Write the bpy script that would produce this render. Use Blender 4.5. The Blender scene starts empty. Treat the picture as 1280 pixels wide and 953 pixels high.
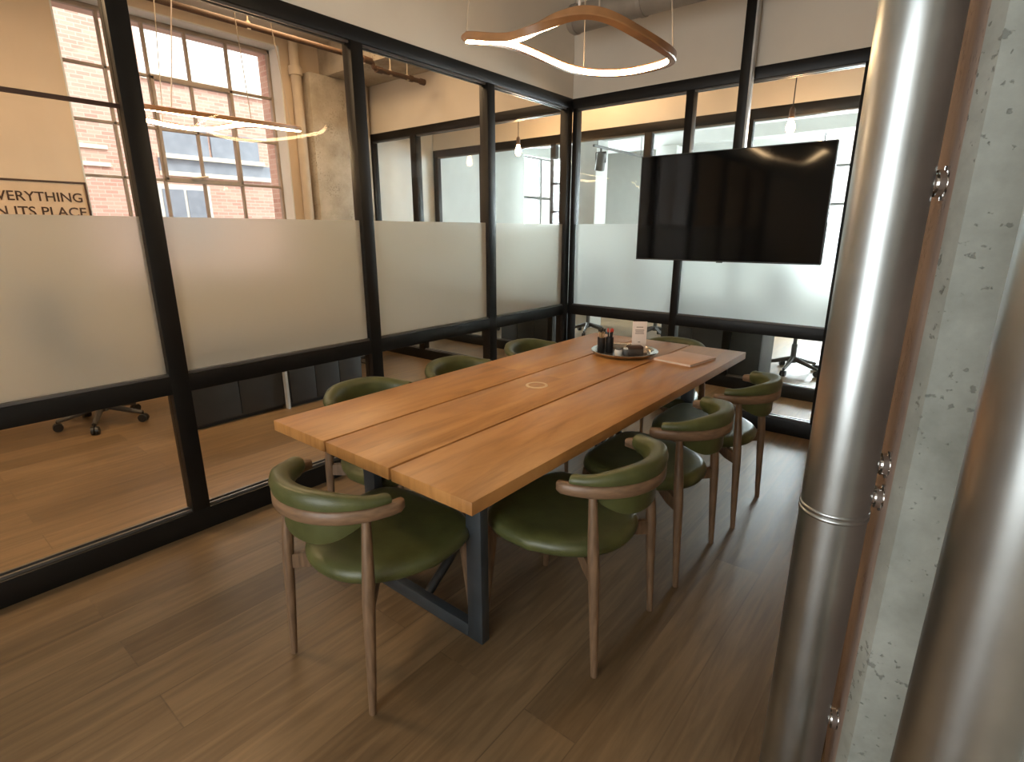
import bpy, bmesh, math, random
from mathutils import Vector, Matrix
random.seed(7)
SC = bpy.context.scene
COL = SC.collection
PI = math.pi

# ------------------------------------------------------------------ materials
def new_mat(name):
    m = bpy.data.materials.new(name); m.use_nodes = True
    nt = m.node_tree; nt.nodes.clear()
    out = nt.nodes.new('ShaderNodeOutputMaterial')
    return m, nt, out

def N(nt, typ, **kw):
    n = nt.nodes.new(typ)
    for k, v in kw.items():
        if k in n.inputs: n.inputs[k].default_value = v
        else: setattr(n, k, v)
    return n

def rgba(c): return (c[0], c[1], c[2], 1.0)

def plain(name, col, rough=.5, metal=0., var=.12, scale=8., bump=0., stretch=(1, 1, 1), spec=.5, bscale=None, coat=0.):
    m, nt, out = new_mat(name)
    b = N(nt, 'ShaderNodeBsdfPrincipled'); b.inputs['Roughness'].default_value = rough
    b.inputs['Metallic'].default_value = metal
    b.inputs['Specular IOR Level'].default_value = spec
    b.inputs['Coat Weight'].default_value = coat
    tc = N(nt, 'ShaderNodeTexCoord'); mp = N(nt, 'ShaderNodeMapping')
    mp.inputs['Scale'].default_value = stretch
    nt.links.new(tc.outputs['Object'], mp.inputs['Vector'])
    nz = N(nt, 'ShaderNodeTexNoise'); nz.inputs['Scale'].default_value = scale; nz.inputs['Detail'].default_value = 5
    nt.links.new(mp.outputs['Vector'], nz.inputs['Vector'])
    cr = N(nt, 'ShaderNodeValToRGB')
    cr.color_ramp.elements[0].position = .3; cr.color_ramp.elements[1].position = .7
    cr.color_ramp.elements[0].color = rgba([c * (1 - var) for c in col])
    cr.color_ramp.elements[1].color = rgba([min(1, c * (1 + var)) for c in col])
    nt.links.new(nz.outputs['Fac'], cr.inputs['Fac'])
    nt.links.new(cr.outputs['Color'], b.inputs['Base Color'])
    if bump:
        bp = N(nt, 'ShaderNodeBump'); bp.inputs['Strength'].default_value = bump; bp.inputs['Distance'].default_value = .01
        src = nz
        if bscale:
            src = N(nt, 'ShaderNodeTexNoise'); src.inputs['Scale'].default_value = bscale; src.inputs['Detail'].default_value = 4
            nt.links.new(mp.outputs['Vector'], src.inputs['Vector'])
        nt.links.new(src.outputs['Fac'], bp.inputs['Height'])
        nt.links.new(bp.outputs['Normal'], b.inputs['Normal'])
    nt.links.new(b.outputs['BSDF'], out.inputs['Surface'])
    return m

def planks(name, dark, mid, light, plank=.19, length=1.9, rough=.42, axis='y', bump=.22, mortar=.0022, joint=.25, grain=.75, goff=0., gs=16):
    m, nt, out = new_mat(name)
    b = N(nt, 'ShaderNodeBsdfPrincipled')
    tc = N(nt, 'ShaderNodeTexCoord'); mp = N(nt, 'ShaderNodeMapping')
    if axis == 'y': mp.inputs['Rotation'].default_value = (0, 0, PI / 2)
    nt.links.new(tc.outputs['Object'], mp.inputs['Vector'])
    br = N(nt, 'ShaderNodeTexBrick'); br.offset = .37; br.offset_frequency = 2
    br.inputs['Scale'].default_value = 1; br.inputs['Brick Width'].default_value = length
    br.inputs['Row Height'].default_value = plank; br.inputs['Mortar Size'].default_value = mortar
    br.inputs['Mortar Smooth'].default_value = .1
    br.inputs['Color1'].default_value = (0, 0, 0, 1); br.inputs['Color2'].default_value = (1, 1, 1, 1)
    br.inputs['Mortar'].default_value = (.5, .5, .5, 1)
    nt.links.new(mp.outputs['Vector'], br.inputs['Vector'])
    # grain: wavy noise stretched along the board
    m2 = N(nt, 'ShaderNodeMapping'); m2.inputs['Scale'].default_value = (1.3, gs, 1)
    nt.links.new(mp.outputs['Vector'], m2.inputs['Vector'])
    addv = N(nt, 'ShaderNodeVectorMath', operation='ADD')
    scl = N(nt, 'ShaderNodeVectorMath', operation='SCALE'); scl.inputs['Scale'].default_value = 9.
    nt.links.new(br.outputs['Color'], scl.inputs[0])
    nt.links.new(m2.outputs['Vector'], addv.inputs[0]); nt.links.new(scl.outputs['Vector'], addv.inputs[1])
    g = N(nt, 'ShaderNodeTexNoise'); g.inputs['Scale'].default_value = 1.6; g.inputs['Detail'].default_value = 8
    g.inputs['Roughness'].default_value = .62; g.inputs['Distortion'].default_value = .9
    nt.links.new(addv.outputs['Vector'], g.inputs['Vector'])
    big = N(nt, 'ShaderNodeTexNoise'); big.inputs['Scale'].default_value = 1.1; big.inputs['Detail'].default_value = 2
    nt.links.new(mp.outputs['Vector'], big.inputs['Vector'])
    mx = N(nt, 'ShaderNodeMath', operation='MULTIPLY_ADD'); mx.inputs[1].default_value = .22; 
    sep = N(nt, 'ShaderNodeSeparateColor'); nt.links.new(br.outputs['Color'], sep.inputs['Color'])
    nt.links.new(sep.outputs['Red'], mx.inputs[0]); 
    gm = N(nt, 'ShaderNodeMath', operation='MULTIPLY_ADD'); gm.inputs[1].default_value = grain; gm.inputs[2].default_value = goff
    nt.links.new(g.outputs['Fac'], gm.inputs[0]); nt.links.new(gm.outputs[0], mx.inputs[2])
    m3 = N(nt, 'ShaderNodeMath', operation='MULTIPLY_ADD'); m3.inputs[1].default_value = .3
    nt.links.new(big.outputs['Fac'], m3.inputs[0]); nt.links.new(mx.outputs[0], m3.inputs[2])
    cr = N(nt, 'ShaderNodeValToRGB'); e = cr.color_ramp.elements
    e[0].position = .25; e[0].color = rgba(dark); e[1].position = .95; e[1].color = rgba(light)
    x = e.new(.58); x.color = rgba(mid)
    nt.links.new(m3.outputs[0], cr.inputs['Fac'])
    jm = N(nt, 'ShaderNodeMix', data_type='RGBA', blend_type='MULTIPLY')
    jm.inputs[0].default_value = 0
    jf = N(nt, 'ShaderNodeMath', operation='MULTIPLY'); jf.inputs[1].default_value = joint
    nt.links.new(br.outputs['Fac'], jf.inputs[0]); nt.links.new(jf.outputs[0], jm.inputs[0])
    nt.links.new(cr.outputs['Color'], jm.inputs[6]); jm.inputs[7].default_value = (.12, .09, .07, 1)
    nt.links.new(jm.outputs[2], b.inputs['Base Color'])
    rr = N(nt, 'ShaderNodeMapRange'); rr.inputs['To Min'].default_value = rough - .07; rr.inputs['To Max'].default_value = rough + .12
    nt.links.new(g.outputs['Fac'], rr.inputs['Value']); nt.links.new(rr.outputs['Result'], b.inputs['Roughness'])
    bp = N(nt, 'ShaderNodeBump'); bp.inputs['Strength'].default_value = bump; bp.inputs['Distance'].default_value = .004
    nt.links.new(g.outputs['Fac'], bp.inputs['Height']); nt.links.new(bp.outputs['Normal'], b.inputs['Normal'])
    nt.links.new(b.outputs['BSDF'], out.inputs['Surface'])
    return m

def brick_mat(name, c1, c2, mortar, scale=1.):
    m, nt, out = new_mat(name)
    b = N(nt, 'ShaderNodeBsdfPrincipled'); b.inputs['Roughness'].default_value = .9
    tc = N(nt, 'ShaderNodeTexCoord')
    sp = N(nt, 'ShaderNodeSeparateXYZ'); nt.links.new(tc.outputs['Object'], sp.inputs[0])
    ad = N(nt, 'ShaderNodeMath', operation='ADD'); nt.links.new(sp.outputs['X'], ad.inputs[0]); nt.links.new(sp.outputs['Y'], ad.inputs[1])
    cb = N(nt, 'ShaderNodeCombineXYZ'); nt.links.new(ad.outputs[0], cb.inputs['X']); nt.links.new(sp.outputs['Z'], cb.inputs['Y'])
    br = N(nt, 'ShaderNodeTexBrick'); br.inputs['Scale'].default_value = scale
    br.inputs['Brick Width'].default_value = .23; br.inputs['Row Height'].default_value = .075; br.inputs['Mortar Size'].default_value = .008
    br.inputs['Color1'].default_value = rgba(c1); br.inputs['Color2'].default_value = rgba(c2); br.inputs['Mortar'].default_value = rgba(mortar)
    nt.links.new(cb.outputs[0], br.inputs['Vector']); nt.links.new(br.outputs['Color'], b.inputs['Base Color'])
    nt.links.new(b.outputs['BSDF'], out.inputs['Surface'])
    return m

def concrete(name, dark, light):
    m, nt, out = new_mat(name)
    b = N(nt, 'ShaderNodeBsdfPrincipled'); b.inputs['Roughness'].default_value = .85
    tc = N(nt, 'ShaderNodeTexCoord')
    n1 = N(nt, 'ShaderNodeTexNoise'); n1.inputs['Scale'].default_value = 4; n1.inputs['Detail'].default_value = 8; n1.inputs['Roughness'].default_value = .65
    nt.links.new(tc.outputs['Object'], n1.inputs['Vector'])
    cr = N(nt, 'ShaderNodeValToRGB'); e = cr.color_ramp.elements
    e[0].position = .3; e[0].color = rgba(dark); e[1].position = .68; e[1].color = rgba(light)
    nt.links.new(n1.outputs['Fac'], cr.inputs['Fac'])
    # pits
    vo = N(nt, 'ShaderNodeTexNoise'); vo.inputs['Scale'].default_value = 62; vo.inputs['Detail'].default_value = 3
    nt.links.new(tc.outputs['Object'], vo.inputs['Vector'])
    n2 = N(nt, 'ShaderNodeTexNoise'); n2.inputs['Scale'].default_value = 5; n2.inputs['Detail'].default_value = 3; nt.links.new(tc.outputs['Object'], n2.inputs['Vector'])
    sm = N(nt, 'ShaderNodeMath', operation='MULTIPLY_ADD'); sm.inputs[1].default_value = .55; nt.links.new(n2.outputs['Fac'], sm.inputs[0]); nt.links.new(vo.outputs['Fac'], sm.inputs[2])
    lt = N(nt, 'ShaderNodeMapRange'); lt.inputs['From Min'].default_value = .915; lt.inputs['From Max'].default_value = .97
    nt.links.new(sm.outputs[0], lt.inputs['Value'])
    mx = N(nt, 'ShaderNodeMix', data_type='RGBA')
    fm = N(nt, 'ShaderNodeMath', operation='MULTIPLY'); fm.inputs[1].default_value = .55
    nt.links.new(lt.outputs[0], fm.inputs[0]); nt.links.new(fm.outputs[0], mx.inputs[0])
    nt.links.new(cr.outputs['Color'], mx.inputs[6]); mx.inputs[7].default_value = rgba([c * .45 for c in dark])
    nt.links.new(mx.outputs[2], b.inputs['Base Color'])
    hs = N(nt, 'ShaderNodeMath', operation='SUBTRACT'); nt.links.new(n1.outputs['Fac'], hs.inputs[0]); nt.links.new(lt.outputs[0], hs.inputs[1])
    bp = N(nt, 'ShaderNodeBump'); bp.inputs['Strength'].default_value = .5; bp.inputs['Distance'].default_value = .006
    nt.links.new(hs.outputs[0], bp.inputs['Height']); nt.links.new(bp.outputs['Normal'], b.inputs['Normal'])
    nt.links.new(b.outputs['BSDF'], out.inputs['Surface'])
    return m

def steel(name, col=(.52, .55, .555), rough=.31):
    m, nt, out = new_mat(name)
    b = N(nt, 'ShaderNodeBsdfPrincipled'); b.inputs['Metallic'].default_value = 1
    b.inputs['Anisotropic'].default_value = .35
    tc = N(nt, 'ShaderNodeTexCoord'); mp = N(nt, 'ShaderNodeMapping'); mp.inputs['Scale'].default_value = (60, 60, 1.2)
    nt.links.new(tc.outputs['Object'], mp.inputs['Vector'])
    n1 = N(nt, 'ShaderNodeTexNoise'); n1.inputs['Scale'].default_value = 1; n1.inputs['Detail'].default_value = 6
    nt.links.new(mp.outputs['Vector'], n1.inputs['Vector'])
    n2 = N(nt, 'ShaderNodeTexNoise'); n2.inputs['Scale'].default_value = 7; n2.inputs['Detail'].default_value = 6
    nt.links.new(tc.outputs['Object'], n2.inputs['Vector'])
    cr = N(nt, 'ShaderNodeValToRGB'); e = cr.color_ramp.elements
    e[0].position = .25; e[0].color = rgba([c * .75 for c in col]); e[1].position = .7; e[1].color = rgba(col)
    nt.links.new(n2.outputs['Fac'], cr.inputs['Fac']); nt.links.new(cr.outputs['Color'], b.inputs['Base Color'])
    rr = N(nt, 'ShaderNodeMapRange'); rr.inputs['To Min'].default_value = rough - .03; rr.inputs['To Max'].default_value = rough + .05
    nt.links.new(n1.outputs['Fac'], rr.inputs['Value']); nt.links.new(rr.outputs['Result'], b.inputs['Roughness'])
    bp = N(nt, 'ShaderNodeBump'); bp.inputs['Strength'].default_value = .025; bp.inputs['Distance'].default_value = .002
    nt.links.new(n1.outputs['Fac'], bp.inputs['Height']); nt.links.new(bp.outputs['Normal'], b.inputs['Normal'])
    nt.links.new(b.outputs['BSDF'], out.inputs['Surface'])
    return m

def schlick(nt, f0, gain=1.):
    lw = N(nt, 'ShaderNodeLayerWeight'); lw.inputs['Blend'].default_value = .5
    p = N(nt, 'ShaderNodeMath', operation='POWER'); p.inputs[1].default_value = 5
    nt.links.new(lw.outputs['Facing'], p.inputs[0])
    a = N(nt, 'ShaderNodeMath', operation='MULTIPLY_ADD'); a.inputs[1].default_value = (1 - f0) * gain; a.inputs[2].default_value = f0
    nt.links.new(p.outputs[0], a.inputs[0])
    return a

def glass(name, tint=(.975, .985, .98), f0=.012):
    m, nt, out = new_mat(name)
    t = N(nt, 'ShaderNodeBsdfTransparent'); t.inputs['Color'].default_value = rgba(tint)
    g = N(nt, 'ShaderNodeBsdfGlossy'); g.inputs['Roughness'].default_value = .0
    mx = N(nt, 'ShaderNodeMixShader'); a = schlick(nt, f0, .8)
    nt.links.new(a.outputs[0], mx.inputs[0]); nt.links.new(t.outputs[0], mx.inputs[1]); nt.links.new(g.outputs[0], mx.inputs[2])
    nt.links.new(mx.outputs[0], out.inputs['Surface'])
    return m

def frosted(name):
    m, nt, out = new_mat(name)
    tr = N(nt, 'ShaderNodeBsdfTranslucent'); tr.inputs['Color'].default_value = (.86, .88, .87, 1)
    df = N(nt, 'ShaderNodeBsdfDiffuse'); df.inputs['Color'].default_value = (.62, .63, .60, 1)
    rf = N(nt, 'ShaderNodeBsdfRefraction'); rf.inputs['Color'].default_value = (.92, .94, .93, 1)
    rf.inputs['IOR'].default_value = 1.25; rf.inputs['Roughness'].default_value = .42
    gl = N(nt, 'ShaderNodeBsdfGlossy'); gl.inputs['Roughness'].default_value = .12
    m1 = N(nt, 'ShaderNodeMixShader'); m1.inputs[0].default_value = .42
    nt.links.new(tr.outputs[0], m1.inputs[1]); nt.links.new(df.outputs[0], m1.inputs[2])
    m2 = N(nt, 'ShaderNodeMixShader'); m2.inputs[0].default_value = .66
    nt.links.new(m1.outputs[0], m2.inputs[1]); nt.links.new(rf.outputs[0], m2.inputs[2])
    m3 = N(nt, 'ShaderNodeMixShader'); a = schlick(nt, .03, .5); nt.links.new(a.outputs[0], m3.inputs[0])
    nt.links.new(m2.outputs[0], m3.inputs[1]); nt.links.new(gl.outputs[0], m3.inputs[2])
    nt.links.new(m3.outputs[0], out.inputs['Surface'])
    return m

def emit(name, col, s):
    m, nt, out = new_mat(name)
    e = N(nt, 'ShaderNodeEmission'); e.inputs['Color'].default_value = rgba(col); e.inputs['Strength'].default_value = s
    nt.links.new(e.outputs[0], out.inputs['Surface'])
    return m

M = dict(
    floor=planks('oak_floorboards', (.060, .037, .017), (.150, .094, .045), (.29, .190, .098)),
    table=planks('oiled_oak_top', (.24, .10, .026), (.43, .20, .060), (.57, .31, .11), plank=3, length=9, rough=.36, bump=.12, mortar=0.0, grain=1.05, goff=-.15, gs=8),
    table_edge=plain('oak_edge', (.33, .17, .065), .5, var=.3, scale=6, stretch=(1, 20, 20)),
    frame=plain('black_steel_frame', (.007, .006, .005), .42, metal=0, var=.15, spec=.3),
    bead=plain('grey_glazing_bead', (.16, .15, .14), .35, metal=.6),
    plaster=plain('white_plaster', (.74, .67, .57), .85, var=.03, scale=3),
    plaster_warm=plain('cream_plaster', (.62, .50, .37), .85, var=.05, scale=3),
    ceil=plain('ceiling_paint', (.62, .58, .52), .9, var=.06, scale=2),
    white=plain('white_paint', (.68, .69, .67), .6, var=.03),
    glass=glass('clear_glass'), wglass=glass('window_glass', (.97, .98, .98), .005), frost=frosted('frosted_film'),
    leather=plain('olive_leather', (.076, .082, .026), .38, var=.2, scale=14, bump=.12, bscale=260, spec=.55),
    walnut=plain('brown_beech', (.165, .098, .054), .42, var=.32, scale=9, stretch=(9, 9, 1.2)),
    walnut_ring=plain('brown_bent_beech', (.195, .115, .064), .4, var=.25, scale=11, stretch=(2, 2, 9)),
    steel=steel('brushed_steel_pipe'), chrome=plain('chrome', (.7, .68, .65), .14, metal=1, var=.05),
    darkmetal=plain('blue_grey_steel', (.045, .052, .058), .42, metal=.3, var=.2),
    conc=concrete('raw_concrete', (.19, .20, .175), (.37, .385, .35)),
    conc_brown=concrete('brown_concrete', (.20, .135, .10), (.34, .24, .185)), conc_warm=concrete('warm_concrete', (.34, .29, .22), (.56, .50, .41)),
    brick=brick_mat('red_brick', (.52, .30, .25), (.64, .43, .36), (.66, .50, .43), 1.5),
    pale=plain('cream_stone', (.85, .80, .68), .8),
    bluegrey=plain('blue_grey_panel', (.25, .29, .36), .4),
    led=emit('warm_led', (1, .68, .36), 40), wood_lamp=plain('copper_wood', (.40, .19, .075), .4, var=.2, scale=12),
    bulb=emit('filament_glow', (1, .56, .25), 120), spotlens=emit('spot_lens', (1, .95, .85), 6), black=plain('black_plastic', (.012, .012, .012), .4),
    screen=plain('tv_screen', (.003, .0031, .0034), .07, var=.0, spec=.28),
    wire=plain('wire', (.55, .47, .38), .4, metal=.6), cord=plain('cord', (.05, .04, .035), .6),
    duct=plain('galvanised_duct', (.42, .38, .33), .5, metal=.5),
    copper=plain('brown_sprinkler_pipe', (.10, .055, .032), .6),
    charcoal=plain('charcoal_laminate', (.035, .036, .036), .5, var=.2, scale=3),
    chairbase=plain('chair_base_metal', (.055, .05, .045), .4), grey=plain('grey_plastic', (.11, .11, .105), .5), lgrey=plain('light_grey_metal', (.55, .56, .56), .4, metal=.2),
    mesh=plain('dark_fabric', (.05, .05, .052), .9), paper=plain('pink_white_card', (.82, .70, .62), .7, var=.02),
    book=plain('pinkish_tan_cover', (.62, .40, .28), .5, var=.05), pages=plain('page_edges', (.72, .62, .52), .8),
    ink=plain('grey_ink', (.33, .25, .20), .8), red=plain('red_plastic', (.55, .06, .03), .4), pencil=plain('pencil_wood', (.38, .25, .12), .6),
    silver=plain('tray_silver', (.62, .60, .57), .22, metal=1, var=.06), traydark=plain('tray_dark', (.10, .085, .075), .35, metal=.5),
    signbrown=plain('sign_brown', (.055, .025, .014), .6), signface=plain('sign_face', (.62, .47, .33), .8, var=.04),
    cream=plain('cream_ring', (.66, .50, .30), .5), sash=plain('sash_grey_brown', (.33, .27, .22), .6),
    tanpaint=plain('tan_paint', (.55, .46, .35), .7, var=.08), asphalt=plain('asphalt', (.2, .2, .2), .9),
)

# ------------------------------------------------------------------ mesh tools
def put(name, bm, mat, parent=None, angle=35, loc=None):
    me = bpy.data.meshes.new(name)
    bmesh.ops.recalc_face_normals(bm, faces=bm.faces)
    bm.to_mesh(me); bm.free()
    for m in (mat if isinstance(mat, (list, tuple)) else [mat]): me.materials.append(m)
    for p in me.polygons: p.use_smooth = True
    me.set_sharp_from_angle(angle=math.radians(angle))
    o = bpy.data.objects.new(name, me); COL.objects.link(o)
    if parent is not None: o.parent = parent
    if loc: o.location = loc
    return o

def box(bm, a, b, bev=0., mi=0, seg=2):
    t = bmesh.new()
    bmesh.ops.create_cube(t, size=1)
    a = Vector(a); b = Vector(b)
    for v in t.verts: v.co = Vector([(a[i] + b[i]) / 2 + v.co[i] * (b[i] - a[i]) for i in range(3)])
    if bev: bmesh.ops.bevel(t, geom=list(t.edges), offset=bev, segments=seg, profile=.5, affect='EDGES')
    for f in t.faces: f.material_index = mi
    merge(bm, t)

def merge(bm, t, mat=None):
    if mat is not None: bmesh.ops.transform(t, matrix=mat, verts=t.verts)
    me = bpy.data.meshes.new('tmp'); t.to_mesh(me); t.free(); bm.from_mesh(me); bpy.data.meshes.remove(me)

def tube(bm, pts, rad, seg=14, closed=False, cap=True, mi=0):
    pts = [Vector(p) for p in pts]; n = len(pts)
    rads = rad if isinstance(rad, (list, tuple)) else [rad] * n
    rings = []; up = None
    for i, p in enumerate(pts):
        if closed: t = pts[(i + 1) % n] - pts[i - 1]
        else: t = pts[min(i + 1, n - 1)] - pts[max(i - 1, 0)]
        t.normalize()
        if up is None:
            up = Vector((0, 0, 1)) if abs(t.z) < .9 else Vector((1, 0, 0))
        u = (up - t * up.dot(t)).normalized(); w = t.cross(u); up = u
        rings.append([bm.verts.new(p + (u * math.cos(2 * PI * k / seg) + w * math.sin(2 * PI * k / seg)) * rads[i]) for k in range(seg)])
    m = n if closed else n - 1
    for i in range(m):
        A = rings[i]; B = rings[(i + 1) % n]
        for k in range(seg):
            f = bm.faces.new((A[k], A[(k + 1) % seg], B[(k + 1) % seg], B[k])); f.material_index = mi
    if cap and not closed:
        f = bm.faces.new(rings[0]); f.material_index = mi
        f = bm.faces.new(rings[-1]); f.material_index = mi

def lathe(bm, prof, c=(0, 0, 0), seg=32, mi=0, cap=True):
    rings = []
    for r, z in prof:
        if r < 1e-6: rings.append([bm.verts.new((c[0], c[1], c[2] + z))])
        else: rings.append([bm.verts.new((c[0] + r * math.cos(2 * PI * k / seg), c[1] + r * math.sin(2 * PI * k / seg), c[2] + z)) for k in range(seg)])
    for A, B in zip(rings, rings[1:]):
        for k in range(seg):
            a = [A[k % len(A)], A[(k + 1) % len(A)]] if len(A) > 1 else [A[0]]
            b = [B[(k + 1) % len(B)], B[k % len(B)]] if len(B) > 1 else [B[0]]
            if len(a) + len(b) >= 3:
                f = bm.faces.new(a + b); f.material_index = mi
    if cap:
        for R in (rings[0], rings[-1]):
            if len(R) > 2:
                f = bm.faces.new(R); f.material_index = mi

def sweep(bm, frames, prof, closed=False, mi=0):
    """frames: list of (origin, U, V); prof: f(i) -> list of (u, v)"""
    rings = []
    for i, (o, U, V) in enumerate(frames):
        rings.append([bm.verts.new(o + U * u + V * v) for u, v in prof(i)])
    n = len(rings); s = len(rings[0])
    for i in range(n if closed else n - 1):
        A = rings[i]; B = rings[(i + 1) % n]
        for k in range(s):
            f = bm.faces.new((A[k], A[(k + 1) % s], B[(k + 1) % s], B[k]))
            f.material_index = mi(k) if callable(mi) else mi
    if not closed:
        bm.faces.new(rings[0]); bm.faces.new(rings[-1])

def prism(bm, poly, z0, z1, mi=0):
    a = [bm.verts.new((x, y, z0)) for x, y in poly]; b = [bm.verts.new((x, y, z1)) for x, y in poly]
    n = len(poly)
    bm.faces.new(a); bm.faces.new(b)
    for i in range(n): bm.faces.new((a[i], a[(i + 1) % n], b[(i + 1) % n], b[i]))

def B_(name, a, b, mat, parent=None, bev=0.):
    bm = bmesh.new(); box(bm, a, b, bev); return put(name, bm, mat, parent)

def tag(o, label=None, cat=None, group=None, kind=None):
    if label: o['label'] = label
    if cat: o['category'] = cat
    if group: o['group'] = group
    if kind: o['kind'] = kind
    return o

def empty(name, loc=(0, 0, 0), rz=0, **kw):
    o = bpy.data.objects.new(name, None); COL.objects.link(o); o.empty_display_size = .1
    o.location = loc; o.rotation_euler = (0, 0, rz)
    return tag(o, **kw)

def copy_tree(o, parent=None):
    c = o.copy(); COL.objects.link(c)
    if parent is not None: c.parent = parent
    for ch in [x for x in COL.objects if x.parent == o]: copy_tree(ch, c)
    return c

# ------------------------------------------------------------------ room dimensions
HT, HB, RT, RB, ST, FR = 2.516, 2.439, .803, .719, .113, 1.512
CEIL = 3.3
D = .08         # partition depth
PW = .080       # post width

# floor + ceiling
o = B_('floor', (-3.05, -6.6, -.12), (4.7, 8.2, 0), M['floor']); tag(o, 'wooden plank floor', 'floor', kind='structure')
o = B_('ceiling', (-3.35, -6.75, CEIL), (4.7, 8.3, CEIL + .15), M['ceil']); tag(o, 'painted ceiling above the room', 'ceiling', kind='structure')

def partition(root, axis, posts, lo, hi, plane0, plane1, glass_off, bulk=True, frost=True, films=None, mirror=1, zt=None, bulkmat=None, rail=True):
    """axis 'y': runs along y at x in [plane0, plane1]; axis 'x': runs along x at y in [plane0, plane1]."""
    ht, hb = zt or (HT, HB)
    def bx(name, s0, s1, z0, z1, mat, d0=plane0, d1=plane1, bev=.003):
        if axis == 'y': return B_(name, (d0, s0, z0), (d1, s1, z1), mat, root, bev)
        return B_(name, (s0, d0, z0), (s1, d1, z1), mat, root, bev)
    bx('header', lo, hi, hb, ht, M['frame']); bx('sill_rail', lo, hi, 0, ST, M['frame'])
    if rail: bx('mid_rail', lo, hi, RB, RT, M['frame'], plane0 + .002, plane1 - .002)
    for (a, b) in posts: bx('post', a, b, ST * .5, hb + .02, M['frame'], plane0 + .001, plane1 - .001)
    if bulk: bx('bulkhead', lo, hi, ht, CEIL, bulkmat or M['plaster'], plane0 + .004, plane1 - .004, 0)
    edges = sorted(posts)
    for (a, b), (c, d) in zip(edges, edges[1:]):
        g = glass_off
        if rail:
            bx('lower_glass', b, c, ST, RB, M['glass'], g - .005, g + .005, 0)
            bx('upper_glass', b, c, RT, hb, M['glass'], g - .005, g + .005, 0)
        else: bx('glass_pane', b, c, ST, hb, M['glass'], g - .005, g + .005, 0)
        if frost:
            s = .0065 * mirror
            bx('frosted_film', b + .002, c - .002, RT + .012, FR, M['frost'], min(g + s, g + s + .001), max(g + s, g + s + .001), 0)
        bd = bmesh.new()
        zs = (ST, RT) if rail else (ST,)
        for z in zs:
            for k in (-1, 1):
                p0, p1 = sorted((g + k * .012, g + k * .024))
                if axis == 'y': box(bd, (p0, b, z), (p1, c, z + .012))
                else: box(bd, (b, p0, z), (c, p1, z + .012))
        for k in (-1, 1):
            p0, p1 = sorted((g + k * .012, g + k * .024))
            if axis == 'y': box(bd, (p0, b, hb - .012), (p1, c, hb))
            else: box(bd, (b, p0, hb - .012), (c, p1, hb))
        put('glazing_bead', bd, M['bead'], root)

# left glazed wall (x = 0)
WL = empty('wall_left', (0, 0, 0), label='black framed glass partition along the left of the table', cat='wall', kind='structure')
lp = [(e - PW, e) for e in (-5.47, -4.348, -3.228, -2.107, -1.0)] + [(-.07, 0)]
partition(WL, 'y', [(-6.5, -6.5 + PW)] + lp, -6.5, 0, -D, 0, -.04)
B_('glazing_joint', (-.048, -4.348, 1.934), (-.032, -3.228 - PW, 1.950), M['signbrown'], WL)
# back glazed wall (y = 0), running on behind the left room
WB = empty('wall_back', (0, 0, 0), label='black framed glass partition behind the television', cat='wall', kind='structure')
bp_ = [(-2.78, -2.72), (-2.07, -1.98), (0, .04), (.977, .977 + .058), (2.088, 2.15)]
partition(WB, 'x', bp_, -2.78, 2.15, .0, D, .04, mirror=-1)
# wall to the right of it, right wall, rear wall
o = B_('wall_right', (3.35, -6.5, 0), (3.5, .08, CEIL), M['plaster']); tag(o, kind='structure')
o = B_('wall_side', (2.15, .0, 0), (3.5, .08, CEIL), M['plaster_warm']); tag(o, kind='structure')
# rear wall behind the camera, with a broad window
bm = bmesh.new()
box(bm, (-3.05, -6.6, 0), (3.5, -6.5, .1)); box(bm, (-3.05, -6.6, 2.9), (3.5, -6.5, CEIL))
for a, b in ((-3.05, 1.15), (3.2, 3.5)): box(bm, (a, -6.6, .1), (b, -6.5, 2.9))
o = put('wall_rear', bm, M['plaster']); tag(o, kind='structure')
def plain_window(name, x0, x1, z0, z1, y, nx, nz, mat):
    w = empty(name, ((x0 + x1) / 2, y, z0), kind='structure')
    bm = bmesh.new(); hw = (x1 - x0) / 2; h = z1 - z0
    for k in range(nx + 1):
        x = -hw + 2 * hw * k / nx; box(bm, (max(-hw, x - .02), -.03, 0), (min(hw, x + .02), .03, h))
    for k in range(nz + 1):
        z = h * k / nz; box(bm, (-hw, -.028, max(0, z - .02)), (hw, .028, min(h, z + .02)))
    put('window_frame', bm, mat, w)
    B_('window_pane', (-hw, -.004, 0), (hw, .004, h), M['wglass'], w)
    return w
plain_window('window_4', 1.15, 3.2, .1, 2.9, -6.55, 4, 4, M['grey'])

# ------------------------------------------------------------------ left room: far wall with steel window
XO = -2.8
WY0, WY1, WZ0, WZ1 = -2.77, -.985, 1.0, 3.2
bm = bmesh.new()
box(bm, (XO - .2, -6.6, 0), (XO, WY0, CEIL)); box(bm, (XO - .2, WY1, 0), (XO, .1, CEIL))
box(bm, (XO - .2, WY0, 0), (XO, WY1, WZ0)); box(bm, (XO - .2, WY0, WZ1), (XO, WY1, CEIL))
o = put('wall_outer', bm, M['plaster_warm']); tag(o, kind='structure')
bm = bmesh.new()
box(bm, (XO - .5, -6.6, -.1), (XO - .2, WY0 - .0, CEIL)); box(bm, (XO - .5, WY1 + .04, -.1), (XO - .2, .1, CEIL))
box(bm, (XO - .5, WY0, -.1), (XO - .2, WY1 + .04, WZ0)); box(bm, (XO - .5, WY0, WZ1), (XO - .2, WY1 + .04, CEIL))
o = put('wall_exterior', bm, M['brick']); tag(o, kind='structure')
W1 = empty('window_1', (-3.0, (WY0 + WY1) / 2, WZ0), label='old steel window of small panes looking onto brick', cat='window', kind='structure')
yc = (WY0 + WY1) / 2
bm = bmesh.new()
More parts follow.
